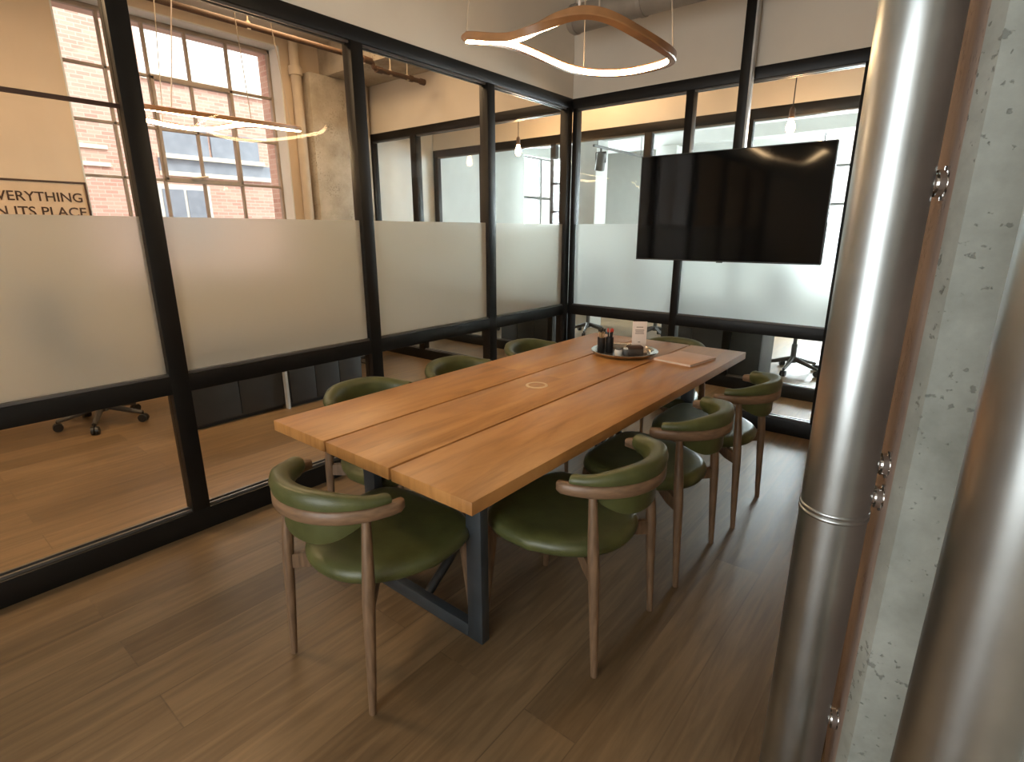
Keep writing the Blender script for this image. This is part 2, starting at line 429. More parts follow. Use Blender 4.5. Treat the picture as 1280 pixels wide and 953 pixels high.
def wb(y0, y1, z0, z1, x0=-.02, x1=.02): box(bm, (x0, y0 - yc, z0 - WZ0), (x1, y1 - yc, z1 - WZ0), .002)
for y in (-2.43, -2.11, -1.775, -1.415): wb(y - .011, y + .011, WZ0, WZ1 - .02)
wb(WY0, WY0 + .03, WZ0, WZ1, -.025, .025); wb(WY1 - .03, WY1, WZ0, WZ1, -.025, .025)
for z in (1.06, 1.48, 1.90, 2.33, 2.75): wb(WY0, WY1, z - .011, z + .011)
wb(WY0, WY1, WZ1 - .045, WZ1, -.025, .025); wb(WY0, WY1, WZ0, WZ0 + .03, -.025, .025)
put('window_frame', bm, M['sash'], W1)
bm = bmesh.new()
for a in ((-2.11, -2.085, 1.9, 2.75), (-1.44, -1.415, 1.9, 2.75), (-2.11, -1.415, 2.725, 2.765), (-2.11, -1.415, 1.885, 1.925)): wb(*a, -.03, .035)
sa = put('opening_sash', bm, M['sash'], W1)
bm = bmesh.new(); tube(bm, [(.04, -.02, .925), (.065, .02, .93), (.06, .12, .95)], .01, 8); put('sash_handle', bm, M['wire'], sa)
B_('window_pane', (-.003, WY0 - yc, 0), (.003, WY1 - yc, WZ1 - WZ0), M['wglass'], W1)
B_('window_sill', (.02, WY0 - yc + .002, 0), (.26, WY1 - yc - .002, .05), M['plaster_warm'], W1, .004)
# reveal lining, white
bm = bmesh.new()
box(bm, (XO - .17, WY1 - .012, WZ0 + .05), (XO + .002, WY1, WZ1)); box(bm, (XO - .17, WY0, WZ0 + .05), (XO + .002, WY0 + .012, WZ1)); box(bm, (XO - .17, WY0, WZ1 - .012), (XO + .002, WY1, WZ1))
o = put('trim_1', bm, M['white']); tag(o, kind='structure')

# concrete pier, pipe and beam of the left room
bm = bmesh.new(); box(bm, (XO, -.77, 0), (XO + .14, -.06, 3.0), .012)
tag(put('concrete_pier', bm, M['conc_warm']), 'raw concrete pier right of the paned window', 'column')
pr = empty('riser_pipe', (XO + .07, -.87, 0), label='tan painted vertical pipe between paned window and concrete pier', cat='pipe')
bm = bmesh.new(); tube(bm, [(0, 0, 0), (0, 0, CEIL)], .048, 18); put('pipe_run', bm, M['tanpaint'], pr)
bm = bmesh.new(); lathe(bm, [(.049, 2.95), (.066, 2.95), (.066, 3.03), (.049, 3.03)]); put('pipe_collar', bm, M['tanpaint'], pr)
bm = bmesh.new(); box(bm, (XO + .0, -.56, 3.0), (-1.62, -.0, CEIL), .01)
tag(put('concrete_beam', bm, M['conc_warm']), 'pale concrete beam under the ceiling beside the concrete pier', 'beam')
# sprinkler pipe
sp = empty('sprinkler_pipe', (-1.6, -2.5, 2.9), label='brown sprinkler pipe with elbow under the neighbouring room ceiling', cat='pipe')
bm = bmesh.new(); tube(bm, [(0, -3.4, 0), (0, 1.66, 0), (0, 1.70, -.01), (0, 1.715, -.045), (0, 1.75, -.055), (0, 2.30, -.055)], .021, 14); put('pipe_run', bm, M['copper'], sp)
for a, b in (((0, 1.60, 0), (0, 1.69, -.004)), ((0, 1.735, -.055), (0, 1.80, -.055)), ((0, 2.26, -.055), (0, 2.31, -.055)), ((0, 2.12, -.055), (0, 2.16, -.055))): bm = bmesh.new(); tube(bm, [a, b], .028, 14); put('pipe_coupling', bm, M['copper'], sp)
for y in (-2.6, -.1, .6, 1.9, 2.1):
    bm = bmesh.new(); z = 0 if y < 1.7 else -.055
    tube(bm, [(0, y, z + .02), (0, y, .4)], .006, 8); box(bm, (-.012, y - .014, z - .026), (.012, y + .014, z + .03), .004); put('hanger', bm, M['tanpaint'], sp)

# wall sign
SG = empty('wall_sign', (XO, -3.1, 1.5), label='framed tan sign with brown capitals beside the paned window', cat='sign')
SY0, SY1, SZ0, SZ1 = -3.45, -2.772, 1.22, 1.826
B_('sign_panel', (.0, SY0 + 3.1, SZ0 - 1.5), (.018, SY1 + 3.1, SZ1 - 1.5), M['signface'], SG)
bm = bmesh.new(); fw = .014
for a in ((SY0, SY0 + fw, SZ0, SZ1), (SY1 - fw, SY1, SZ0, SZ1), (SY0 + fw, SY1 - fw, SZ0, SZ0 + fw), (SY0 + fw, SY1 - fw, SZ1 - fw, SZ1)):
    box(bm, (.0, a[0] + 3.1, a[2] - 1.5), (.026, a[1] + 3.1, a[3] - 1.5), .002)
put('sign_frame', bm, M['signbrown'], SG)
def text_mesh(body, y0, y1, z0, z1, x=.0185):
    cu = bpy.data.curves.new('lettering', 'FONT'); cu.body = body; cu.extrude = .004; cu.offset = .012; cu.resolution_u = 3
    t = bpy.data.objects.new('t', cu); COL.objects.link(t)
    dg = bpy.context.evaluated_depsgraph_get(); dg.update()
    me = bpy.data.meshes.new_from_object(t.evaluated_get(dg))
    COL.objects.unlink(t); bpy.data.objects.remove(t)
    bb = bmesh.new(); bb.from_mesh(me); bpy.data.meshes.remove(me)
    xs = [v.co.x for v in bb.verts]; ys = [v.co.y for v in bb.verts]
    a, b, c, d = min(xs), max(xs), min(ys), max(ys)
    for v in bb.verts:
        X, Y, Z = v.co
        v.co = Vector((x + .002 * (1 if Z > 0 else 0), y0 + (X - a) / (b - a) * (y1 - y0), z0 + (Y - c) / (d - c) * (z1 - z0)))
    return bb
put('lettering', text_mesh('EVERYTHING', -.27, .287, 1.672 - 1.5, 1.742 - 1.5), M['signbrown'], SG)
for word, k in (('IN', 0), ('ITS', 1), ('PLACE', 2)):
    bm = text_mesh('IN ITS PLACE', -.27, .297, 1.563 - 1.5, 1.633 - 1.5)
    left = set(bm.verts); isl = []
    while left:
        st_ = [left.pop()]; cur = []
        while st_:
            v = st_.pop(); cur.append(v)
            for e in v.link_edges:
                w = e.other_vert(v)
                if w in left: left.discard(w); st_.append(w)
        isl.append((min(v.co.y for v in cur), max(v.co.y for v in cur), cur))
    isl.sort(key=lambda t: t[0]); words = [[]]; end = None
    gaps = sorted((b[0] - max(t[1] for t in isl[:q + 1]) for q, b in enumerate(isl[1:])), reverse=True)
    for t in isl:
        if end is not None and t[0] - end >= gaps[1] - 1e-6: words.append([])
        words[-1] += t[2]; end = t[1] if end is None else max(end, t[1])
    keep = set(words[k]); bmesh.ops.delete(bm, geom=[v for v in bm.verts if v not in keep], context='VERTS')
    put('lettering', bm, M['signbrown'], SG)

# brick building opposite
BB = empty('brick_building', (-6.5, -1, 0), label='red brick building seen through the paned window', cat='building')
bm = bmesh.new(); box(bm, (-1.2, -9, -.1), (0, .05, 7)); box(bm, (-1.2, .05, -.1), (0, 5, 3.5)); put('brick_facade', bm, M['brick'], BB)
bm = bmesh.new(); box(bm, (-1.2, .05, 3.5), (.05, 5, 3.58)); put('parapet', bm, M['pale'], BB)
for z in (2.30, 2.52): B_('stone_band', (0, -2.5, z), (.03, -.5, z + .05), M['pale'], BB)
for (y0, y1, z0, z1) in ((.17, .82, 2.53, 2.9), (.86, 1.6, 2.53, 2.9)):
    f = B_('window_glazing', (0, y0, z0), (.03, y1, z1), M['bluegrey'], BB)
B_('window_ledge', (0, .1, 2.48), (.09, 1.65, 2.54), M['pale'], BB)
B_('spandrel_panel', (0, .1, 2.30), (.03, 1.95, 2.48), M['bluegrey'], BB)
B_('window_ledge', (0, .1, 2.24), (.08, 1.95, 2.30), M['pale'], BB)
bm = bmesh.new(); box(bm, (0, .02, 1.2), (.05, .74, 2.12)); w2 = put('window_surround', bm, M['white'], BB)
for y0 in (.07, .4): B_('pane', (.045, y0, 1.25), (.06, y0 + .29, 2.05), M['bluegrey'], w2)
o = B_('ground', (-9, -10, -.3), (-3.3, 9, -.12), M['asphalt']); tag(o, kind='structure')

# ------------------------------------------------------------------ corridor partition and office behind
YC = 1.0
WC = empty('wall_corridor', (0, 0, 0), label='second grey framed glass partition across the corridor', cat='wall', kind='structure')
cp = [(-2.78, -2.7), (-1.98, -1.90), (-.93, -.86), (.17, .25), (1.10, 1.17), (2.6, 2.68), (3.6, 3.66)]
partition(WC, 'x', cp, -2.78, 3.66, YC, YC + .06, YC + .03, frost=False, zt=(2.45, 2.365), rail=False)
OY = 5.5
bm = bmesh.new()
wins = [(.85, 2.25), (2.65, 4.25)]
ZW0, ZW1 = .75, 2.95
box(bm, (-3.05, OY, 0), (4.7, OY + .2, ZW0)); box(bm, (-3.05, OY, ZW1), (4.7, OY + .2, CEIL))
xs = [-3.05] + [v for w in wins for v in w] + [4.7]
for a, b in zip(xs[0::2], xs[1::2]): box(bm, (a, OY, ZW0), (b, OY + .2, ZW1))
o = put('wall_office', bm, M['white']); tag(o, kind='structure')
for i, (a, b) in enumerate(wins): plain_window('window_%d' % (5 + i), a, b, ZW0, ZW1, OY + .1, 3, 4, M['grey'])
bm = bmesh.new()
for a, b in ((.08, 2.95), (4.05, OY + .2)): box(bm, (-3.0, a, 0), (-2.8, b, CEIL))
box(bm, (-3.0, 2.95, 0), (-2.8, 4.05, ZW0)); box(bm, (-3.0, 2.95, 2.6), (-2.8, 4.05, CEIL))
o = put('wall_west', bm, M['white']); tag(o, kind='structure')
w = plain_window('window_3', 0, 1.1, ZW0, 2.6, 0, 2, 3, M['grey']); w.location = (-2.9, 3.5, ZW0); w.rotation_euler = (0, 0, PI / 2)
o = B_('wall_east', (4.55, .0, 0), (4.7, OY + .2, CEIL), M['white']); tag(o, kind='structure')
o = B_('wall_south', (3.5, .0, 0), (4.55, .08, CEIL), M['white']); tag(o, kind='structure')
# white beams
for i, (y, l) in enumerate(((1.9, 'white ceiling beam nearest the corridor in the office'), (3.1, 'second white ceiling beam across the office'), (4.3, 'white ceiling beam nearest the office windows'))):
    bm = bmesh.new(); box(bm, (-2.8, y, 2.72), (4.55, y + .22, CEIL), .01); tag(put('ceiling_beam', bm, M['white']), l, 'beam', 'white beams across the office ceiling')
for i, (x, y, l) in enumerate(((-1.73, 3.21, 'white column left behind the corridor glass near the spotlight'), (-1.05, 4.41, 'white column deeper in the office left of the television'), (2.45, 4.41, 'white column in the office right of the television'))):
    bm = bmesh.new(); box(bm, (x - .17, y - .17, 0), (x + .17, y + .17, 2.72), .02); tag(put('office_column', bm, M['white']), l, 'column', 'white columns in the office')
# spotlight on a track
tr = empty('track_light', (-1.35, 2.8, 2.55), label='black spotlight on a ceiling track beyond the corridor glass', cat='spotlight')
bm = bmesh.new(); box(bm, (-.016, -.2, .0), (.016, 1.3, .03), .003); put('track', bm, M['grey'], tr)
for y in (-.1, 1.2):
    bm = bmesh.new(); tube(bm, [(0, y, .03), (0, y, .75)], .006, 8); put('track_rod', bm, M['grey'], tr)
bm = bmesh.new(); tube(bm, [(0, 0, 0), (0, 0, -.05)], .014, 10); box(bm, (-.082, -.01, -.19), (-.072, .01, -.045), .002); box(bm, (.072, -.01, -.19), (.082, .01, -.045), .002); box(bm, (-.082, -.01, -.055), (.082, .01, -.045), .002); put('bracket', bm, M['grey'], tr)
bm = bmesh.new(); lathe(bm, [(.0, .12), (.052, .12), (.064, .10), (.068, -.11), (.060, -.11), (.058, -.07), (0, -.07)], seg=24)
bmesh.ops.transform(bm, matrix=Matrix.Translation((0, 0, -.17)) @ Matrix.Rotation(.3, 4, 'Y') @ Matrix.Rotation(.25, 4, 'X'), verts=bm.verts)
put('lamp_can', bm, M['grey'], tr)
bm = bmesh.new(); lathe(bm, [(0, -.072), (.056, -.072), (.056, -.076), (0, -.078)], seg=24)
bmesh.ops.transform(bm, matrix=Matrix.Translation((0, 0, -.17)) @ Matrix.Rotation(.3, 4, 'Y') @ Matrix.Rotation(.25, 4, 'X'), verts=bm.verts)
put('lens', bm, M['spotlens'], tr)

# corridor bulbs
def bulb(x, y, zb, label):
    r = empty('pendant_bulb', (x, y, CEIL), label=label, cat='pendant bulb', group='bare bulbs hung in the corridor')
    bm = bmesh.new(); tube(bm, [(0, 0, 0), (0, 0, zb + .11 - CEIL)], .004, 8); put('cord', bm, M['cord'], r)
    bm = bmesh.new(); lathe(bm, [(0, .0), (.05, .0), (.05, -.02), (0, -.025)]); put('ceiling_rose', bm, M['black'], r)
    bm = bmesh.new(); lathe(bm, [(0, .13), (.012, .125), (.02, .11), (.021, .055), (.018, .05), (0, .05)], (0, 0, zb - CEIL), 20); put('socket', bm, M['copper'], r)
    bm = bmesh.new(); lathe(bm, [(0, -.055), (.014, -.052), (.026, -.038), (.031, -.018), (.028, .005), (.018, .03), (.013, .05), (0, .05)], (0, 0, zb - CEIL), 20); put('light_bulb', bm, M['bulb'], r)
bulb(-.98, .5, 2.255, 'glowing bare bulb on a cord, left of the room corner post')
bulb(1.59, .5, 2.205, 'glowing bare bulb on a cord, just above the television')

# ------------------------------------------------------------------ office furniture
def task_chair(x, y, rz, label, group='task chairs in the next rooms', first=[None]):
    if first[0] is None:
        r = empty('task_chair', (x, y, 0), rz)
        for k in range(5):
            a = 2 * PI * k / 5 + .3
            c, s = math.cos(a), math.sin(a)
            bm = bmesh.new()
            tube(bm, [(c * .03, s * .03, .14), (c * .16, s * .16, .105), (c * .285, s * .285, .075)], [.026, .021, .015], 10)
            lg = put('base_leg', bm, M['chairbase'], r)
            bm = bmesh.new()
            for q in (-.014, .014):
                w = bmesh.new(); bmesh.ops.create_cone(w, cap_ends=True, segments=18, radius1=.031, radius2=.031, depth=.02)
                merge(bm, w, Matrix.Translation((c * .285 - s * q, s * .285 + c * q, .0315)) @ Matrix.Rotation(a + PI / 2, 4, 'Z') @ Matrix.Rotation(PI / 2, 4, 'Y'))
            tube(bm, [(c * .285, s * .285, .03), (c * .285, s * .285, .08)], .008, 8)
            put('caster', bm, M['black'], lg)
        bm = bmesh.new(); lathe(bm, [(0, .10), (.038, .10), (.04, .16), (.027, .17), (.027, .30), (.018, .30), (.018, .42), (0, .42)], seg=20); put('gas_post', bm, M['grey'], r)
        bm = bmesh.new(); box(bm, (-.24, -.23, .44), (.24, .24, .51), .03, seg=3); box(bm, (-.1, -.1, .41), (.1, .1, .44), .008); put('seat', bm, M['mesh'], r)
        bm = bmesh.new(); box(bm, (-.22, -.285, .62), (.22, -.24, 1.06), .02, seg=3); put('backrest', bm, M['mesh'], r)
        bm = bmesh.new(); tube(bm, [(0, -.12, .43), (0, -.27, .46), (0, -.31, .6), (0, -.29, .8)], .02, 10); put('back_support', bm, M['grey'], r)
        for s in (-1, 1):
            bm = bmesh.new(); tube(bm, [(s * .2, 0, .45), (s * .28, 0, .47), (s * .29, 0, .66)], .014, 10); box(bm, (s * .29 - .04, -.12, .66), (s * .29 + .04, .12, .69), .012); put('armrest', bm, M['grey'], r)
        first[0] = r
    else:
        r = copy_tree(first[0]); r.location = (x, y, 0); r.rotation_euler = (0, 0, rz)
    tag(r, label, 'task chair', group)
task_chair(-2.28, -3.08, .5, 'dark task chair on castors behind the left glass, nearest the camera')
task_chair(-2.26, -.86, 2.6, 'dark task chair on castors beyond the low dark cabinets')
task_chair(-1.35, 2.62, 1.0, 'task chair on castors seen under the glass left of the table card')
task_chair(-.45, 2.95, 4.0, 'task chair on castors seen under the glass right of the table card')
task_chair(1.52, 2.08, 5.6, 'task chair with grey star base seen below the right of the television')
task_chair(-2.3, 2.15, 2.2, 'task chair on castors far left through the corner glass')

def desk(x, y, rz, w, label):
    r = empty('desk', (x, y, 0), rz, label=label, cat='desk', group='white desks in the next rooms')
    B_('desktop', (-w / 2, -.35, .70), (w / 2, .35, .735), M['white'], r, .004)
    for sx in (-1, 1):
        for sy in (-1, 1): B_('leg', (sx * (w / 2 - .05) - .025, sy * .3 - .025, 0), (sx * (w / 2 - .05) + .025, sy * .3 + .025, .70), M['lgrey'], r, .004)
    return r
desk(-.15, 4.3, 0, 1.4, 'white desk in the office behind the table card')
desk(1.7, 3.1, 0, 1.6, 'white desk in the office behind the television')
# low dark cabinets of the left room
def cabinet(x, y, w, d, h, rz, label, nd=3, group='charcoal cabinets'):
    r = empty('low_cabinet', (x, y, 0), rz, label=label, cat='cabinet', group=group)
    B_('body', (-w / 2, 0, .03), (w / 2, d, h), M['charcoal'], r, .003)
    B_('plinth', (-w / 2 + .01, .02, 0), (w / 2 - .01, d - .01, .03), M['black'], r)
    for k in range(nd):
        a = -w / 2 + w * k / nd; dr = B_('door', (a + .003, -.018, .045), (a + w / nd - .003, 0, h - .01), M['charcoal'], r, .002)
        B_('handle', (a + w / nd - .04, -.032, h - .2), (a + w / nd - .025, -.018, h - .08), M['grey'], dr, .002)
    B_('cabinet_top', (-w / 2, -.02, h), (w / 2, d, h + .02), M['charcoal'], r, .003)
    return r
cabinet(-1.53, -2.36, .72, .42, .66, PI / 2, 'dark low cabinet behind the left glass, nearer the camera', 2)
cabinet(-1.49, -1.60, .72, .42, .66, PI / 2, 'dark low cabinet behind the left glass, farther from the camera', 3)
B_tmp = None
wp = B_('end_panel', (-1.515, -1.995, 0.0), (-1.47, -1.975, .62), M['lgrey']); tag(wp, 'thin pale upright panel between the two dark low cabinets', 'panel')
# dark cabinet beyond the corridor glass
cabinet(.93, 1.14, 1.0, .42, .78, 0, 'dark cabinet beyond the corridor, behind the far table end', 3)
cabinet(-1.35, 1.14, .8, .42, .72, 0, 'dark cabinet beyond the corridor, behind the left room', 3)

# ------------------------------------------------------------------ conference table
TX0, TX1, TY0, TY1, TZ = .762, 1.822, -3.228, -.802, .745
TXC, TYC = (TX0 + TX1) / 2, (TY0 + TY1) / 2
T = empty('conference_table', (TXC, TYC, 0), label='long oak conference table of three boards on dark steel legs', cat='table')
hw, hl, th = (TX1 - TX0) / 2, (TY1 - TY0) / 2, .042
pw = 2 * hw / 3
for k in range(3):
    a = -hw + pw * k
    bm = bmesh.new(); box(bm, (a + .0052, -hl, TZ - th), (a + pw - .0052, hl, TZ), .0025)
    pl = put('plank', bm, M['table'], T)
    pl.location = (0, 0, 0)
B_('seam_strip', (-pw / 2 - .0052, -hl + .01, TZ - th + .004), (-pw / 2 + .0052, hl - .01, TZ - .02), M['signbrown'], T)
B_('seam_strip', (pw / 2 - .0052, -hl + .01, TZ - th + .004), (pw / 2 + .0052, hl - .01, TZ - .02), M['signbrown'], T)
LX = .325; zt_ = TZ - th
for y in (-2.96, -1.07):
    yy = y - TYC; s = 1 if y < TYC else -1
    bm = bmesh.new()
    box(bm, (-LX, yy - .02, 0), (-LX + .07, yy + .02, zt_), .003); box(bm, (LX - .07, yy - .02, 0), (LX, yy + .02, zt_), .003)
    box(bm, (-LX + .07, yy - .02, 0), (LX - .07, yy + .02, .055), .003); box(bm, (-LX + .07, yy - .02, zt_ - .05), (LX - .07, yy + .02, zt_), .003)
    put('leg_frame', bm, M['darkmetal'], T)
    bm = bmesh.new(); tube(bm, [(0, yy + s * .02, .05), (0, s * -.1, zt_ - .02)], .019, 12); put('brace', bm, M['black'], T)
bm = bmesh.new(); box(bm, (-.03, -.95, zt_ - .045), (.03, .95, zt_), .003); put('stretcher', bm, M['black'], T)
bm = bmesh.new()
lathe(bm, [(.040, -.002), (.040, .0025), (.044, .004), (.052, .003), (.054, -.002)], (1.267 - TXC, -2.19 - TYC, TZ), 40, cap=False)
gr = put('grommet_ring', bm, M['cream'], T); gr['label'] = 'cream ring of the cable grommet'
bm = bmesh.new(); lathe(bm, [(0, .0012), (.040, .0012), (.040, -.002), (0, -.002)], (1.267 - TXC, -2.19 - TYC, TZ), 40); put('grommet_lid', bm, M['table'], T)

# ------------------------------------------------------------------ dining chairs
def make_chair():
    r = empty('dining_chair')
    for s in (-1, 1):
        bm = bmesh.new()
        pts = [(s * .214, -.252, 0), (s * .2125, -.242, .18), (s * .211, -.232, .38), (s * .209, -.225, .46), (s * .203, -.214, .60), (s * .200, -.209, .655)]
        tube(bm, pts, [.0115, .0155, .0195, .0195, .0155, .0135], 16); put('leg', bm, M['walnut'], r)
        bm = bmesh.new()
        pts = [(s * .200, .245, 0), (s * .197, .232, .18), (s * .193, .215, .36), (s * .192, .21, .41)]
        tube(bm, pts, [.0115, .016, .0195, .019], 16); put('leg', bm, M['walnut'], r)
    # crossing rails below the seat
    for s in (-1, 1):
        bm = bmesh.new(); fr = []; A = Vector((s * .208, -.23, .372)); Bv = Vector((-s * .19, .21, .372)); d = (Bv - A).normalized(); nrm = Vector((-d.y, d.x, 0))
        fr = [(A.lerp(Bv, t), nrm, Vector((0, 0, 1))) for t in (0, .15, .35, .5, .65, .85, 1)]
        hs = [.030, .034, .022, .02, .022, .028, .024]; up = [.0, .0, .004, .006, .004, 0, 0]
        sweep(bm, fr, lambda i: [(-.011, -hs[i] + up[i]), (.011, -hs[i] + up[i]), (.011, hs[i] * .7), (-.011, hs[i] * .7)])
        put('seat_rail', bm, M['walnut'], r)
    # seat
    def rad(a):
        c, s = math.cos(a), math.sin(a)
        if s >= 0: n, ax, ay = 4.6, .268, .242
        else: n, ax, ay = 2.25, .262, .25
        return 1 / ((abs(c) / ax) ** n + (abs(s) / ay) ** n) ** (1 / n)
    bm = bmesh.new(); seg = 56
    prof = [(0, .398), (.6, .397), (.9, .398), (.965, .405), (.995, .418), (1.0, .43), (.985, .444), (.94, .455), (.86, .4605), (.7, .4625), (.45, .459), (.2, .4565), (0, .456)]
    rings = []
    for f, z in prof:
        if f == 0: rings.append([bm.verts.new((0, 0, z))]); continue
        rg = []
        for k in range(seg):
            a = 2 * PI * k / seg; q = rad(a) * f
            x, y = q * math.cos(a), q * math.sin(a)
            zz = z + (.026 * max(0, y / .24) ** 2 - .004) * (1 if z > .43 else .4) * f
            rg.append(bm.verts.new((x * (1 if y > 0 else 1 - .16 * (-y / .25)), y, zz)))
        rings.append(rg)
    for A, Bq in zip(rings, rings[1:]):
        for k in range(seg):
            if len(A) == 1: bm.faces.new((A[0], Bq[(k + 1) % seg], Bq[k]))
            elif len(Bq) == 1: bm.faces.new((A[k], A[(k + 1) % seg], Bq[0]))
            else: bm.faces.new((A[k], A[(k + 1) % seg], Bq[(k + 1) % seg], Bq[k]))
    st = put('seat', bm, M['leather'], r, 60); st['label'] = 'olive green leather seat'
    # bent backrest rail
    R = .241; yc = -.084
    def fra(a):
        u = Vector((math.cos(a), math.sin(a), 0)); return (Vector((0, yc, 0)) + u * R, u, Vector((0, 0, 1)))
    a0, a1 = PI + .14, 2 * PI - .14; n = 48
    fr = [fra(a0 + (a1 - a0) * i / n) for i in range(n + 1)]
    fr = [(fr[0][0] + Vector((.004, .018, 0)), fr[0][1], fr[0][2])] + fr + [(fr[-1][0] + Vector((-.004, .018, 0)), fr[-1][1], fr[-1][2])]
    def rp(i):
        e = min(i, n + 2 - i) / (n + 2) * 2; k = .8 if i in (0, n + 2) else 1
        w = .0155 * k; h = (.0195 + .003 * math.sin(min(1, e) * PI / 2)) * k; zc = .670; b = .006 * k
        return [(-w + b, zc - h), (w - b, zc - h), (w, zc - h + b), (w, zc + h - b), (w - b, zc + h), (-w + b, zc + h), (-w, zc + h - b), (-w, zc - h + b)]
    bm = bmesh.new(); sweep(bm, fr, rp); put('back_rail', bm, M['walnut_ring'], r, 50)
    # leather pad over the rail
    b0, b1 = PI + .26, 2 * PI - .26; n2 = 44
    fp = [fra(b0 + (b1 - b0) * i / n2) for i in range(n2 + 1)]
    def pp(i):
        t = i / n2; e = math.sin(PI * t); s = min(1., max(0., (e - .12) / .88)); s = s * s * (3 - 2 * s)
        k = .8 if i in (0, n2) else 1
        zt = .720 + .026 * s; zb = .648 - .083 * s; zr = .6935; th = .022 + .010 * s
        zb = min(zb, .684)
        out = [(.014, zr), (.0185, zr + (zt - zr) * .45), (.011, zt - .004), (.0, zt), (-.014, zt - .001), (-.014 - th * .75, zt - .010), (-.014 - th, zt - .028),
               (-.0135 - th * .95, (zt + zb) / 2 - .01), (-.014 - th * .55, zb + .012), (-.017, zb), (-.0142, zb + .006), (-.0142, zr)]
        return [(u * (1 if k == 1 else .9), zr + (v - zr) * k) for u, v in out]
    bm = bmesh.new(); sweep(bm, fp, pp); pd = put('back_pad', bm, M['leather'], r, 60); pd['label'] = 'olive green leather back pad'
    return r
CH = make_chair()
chairs = [
    (1.318, -3.165, .045, 'olive leather dining chair at the near end of the table'),
    (1.752, -2.632, PI / 2, 'olive leather chair on the right side of table, nearest the camera'),
    (1.772, -1.998, PI / 2, 'olive leather chair in the middle of the right side of the table'),
    (1.808, -1.362, PI / 2, 'olive leather chair on the right side of table, nearest the television'),
    (.815, -2.688, -PI / 2, 'olive leather chair on the left side of table, nearest the camera'),
    (.815, -2.068, -PI / 2, 'olive leather chair in the middle of the left side of the table'),
    (.815, -1.385, -PI / 2, 'olive leather chair on the left side of table, nearest the corner'),
    (1.325, -.92, PI, 'olive leather chair at the far end of the table below the television'),
]
for i, (x, y, rz, lb) in enumerate(chairs):
    c = CH if i == 0 else copy_tree(CH)
    c.location = (x, y, 0); c.rotation_euler = (0, 0, rz)
    tag(c, lb, 'chair', 'olive leather chairs round the conference table')

# ------------------------------------------------------------------ things on the table
tx, ty = 1.262, -1.305
tray = empty('tray', (tx, ty, TZ), label='round silver rimmed tray near the far end of the table', cat='tray')
bm = bmesh.new(); lathe(bm, [(0, .002), (.150, .002), (.165, .010), (.178, .024), (.192, .027), (.197, .024), (.193, .018), (.180, .008), (.165, .0), (0, .0)], seg=56); put('tray_rim', bm, M['silver'], tray)
bm = bmesh.new(); lathe(bm, [(0, .004), (.150, .004), (.153, .006), (.150, .0022), (0, .0022)], seg=56); put('tray_base', bm, M['traydark'], tray)
zf = TZ + .0045
def pen_cup(x, y, label):
    r = empty('pen_cup', (x, y, zf), label=label, cat='pen cup', group='black pen cups on the tray')
    bm = bmesh.new(); lathe(bm, [(0, 0), (.021, 0), (.023, .003), (.0235, .092), (.021, .092), (.0205, .006), (0, .006)], seg=28); put('cup_body', bm, M['black'], r)
    return r
cups = [(1.146, -1.378, 'black pen cup of pencils at the left of the tray'), (1.183, -1.345, 'black pen cup of red pens on the tray')]
for c in cups: pen_cup(*c)
def pen(cx, cy, ang, lean, mat, tip, label, grp):
    r = empty('pen', (cx, cy, zf + .008), label=label, cat='pen', group=grp)
    h = .118; dx, dy = math.cos(ang) * lean, math.sin(ang) * lean
    bm = bmesh.new(); tube(bm, [(-dx * .3, -dy * .3, 0), (dx, dy, h)], .0042, 10); put('barrel', bm, mat, r)
    bm = bmesh.new(); tube(bm, [(dx, dy, h), (dx * 1.25, dy * 1.25, h + .018)], [.0056, .004], 10); put('cap', bm, tip, r)
for k, a in enumerate((.4, 1.9, 3.4, 5.0)): pen(cups[0][0] + .004 * math.cos(a), cups[0][1] + .004 * math.sin(a), a, .012, M['pencil'], M['black'], 'brown pencil standing in the left black cup', 'pencils in the left cup')
for k, a in enumerate((.2, 1.4, 2.8, 4.4, 5.4)): pen(cups[1][0] + .004 * math.cos(a), cups[1][1] + .004 * math.sin(a), a, .012, M['black'], M['red'], 'red capped pen standing in the right black cup', 'red pens in the right cup')
for k, (dx, dy, lb) in enumerate(((.012, -.095, 'small white pot on the tray, left of the dark box'), (.040, -.052, 'small grey pot on the tray, next to the dark box'))):
    r = empty('small_pot', (tx + dx, ty + dy, zf), label=lb, cat='pot', group='small pots on the tray')
    bm = bmesh.new(); lathe(bm, [(0, 0), (.019, 0), (.022, .006), (.023, .03), (.019, .038), (0, .038)], seg=24); put('pot_body', bm, M['white'] if k == 0 else M['grey'], r)
    bm = bmesh.new(); lathe(bm, [(0, .038), (.017, .038), (.017, .046), (0, .048)], seg=24); put('lid', bm, M['grey'] if k == 0 else M['white'], r)
r = empty('small_box', (tx + .075, ty - .015, zf), .75, label='small dark box on the tray in front of the card', cat='box')
bm = bmesh.new(); box(bm, (-.045, -.03, 0), (.045, .03, .045), .006); put('box_body', bm, M['traydark'], r)
bm = bmesh.new(); box(bm, (-.046, -.031, .038), (.046, .031, .056), .008); put('lid', bm, M['signbrown'], r)
# table card
r = empty('table_card', (tx + .055, ty + .075, zf), .60, label='upright pinkish white card standing at the right of the tray', cat='card')
bm = bmesh.new(); box(bm, (-.042, -.004, .004), (.042, .004, .185), .001); put('card', bm, M['paper'], r)
bm = bmesh.new(); box(bm, (-.05, -.025, 0), (.05, .025, .006), .002); put('card_foot', bm, M['paper'], r)
bm = bmesh.new()
for z, w in ((.150, .020), (.132, .026), (.122, .024), (.112, .026), (.060, .007)): box(bm, (-w, -.0048, z), (w, -.004, z + .005))
put('print', bm, M['ink'], r)
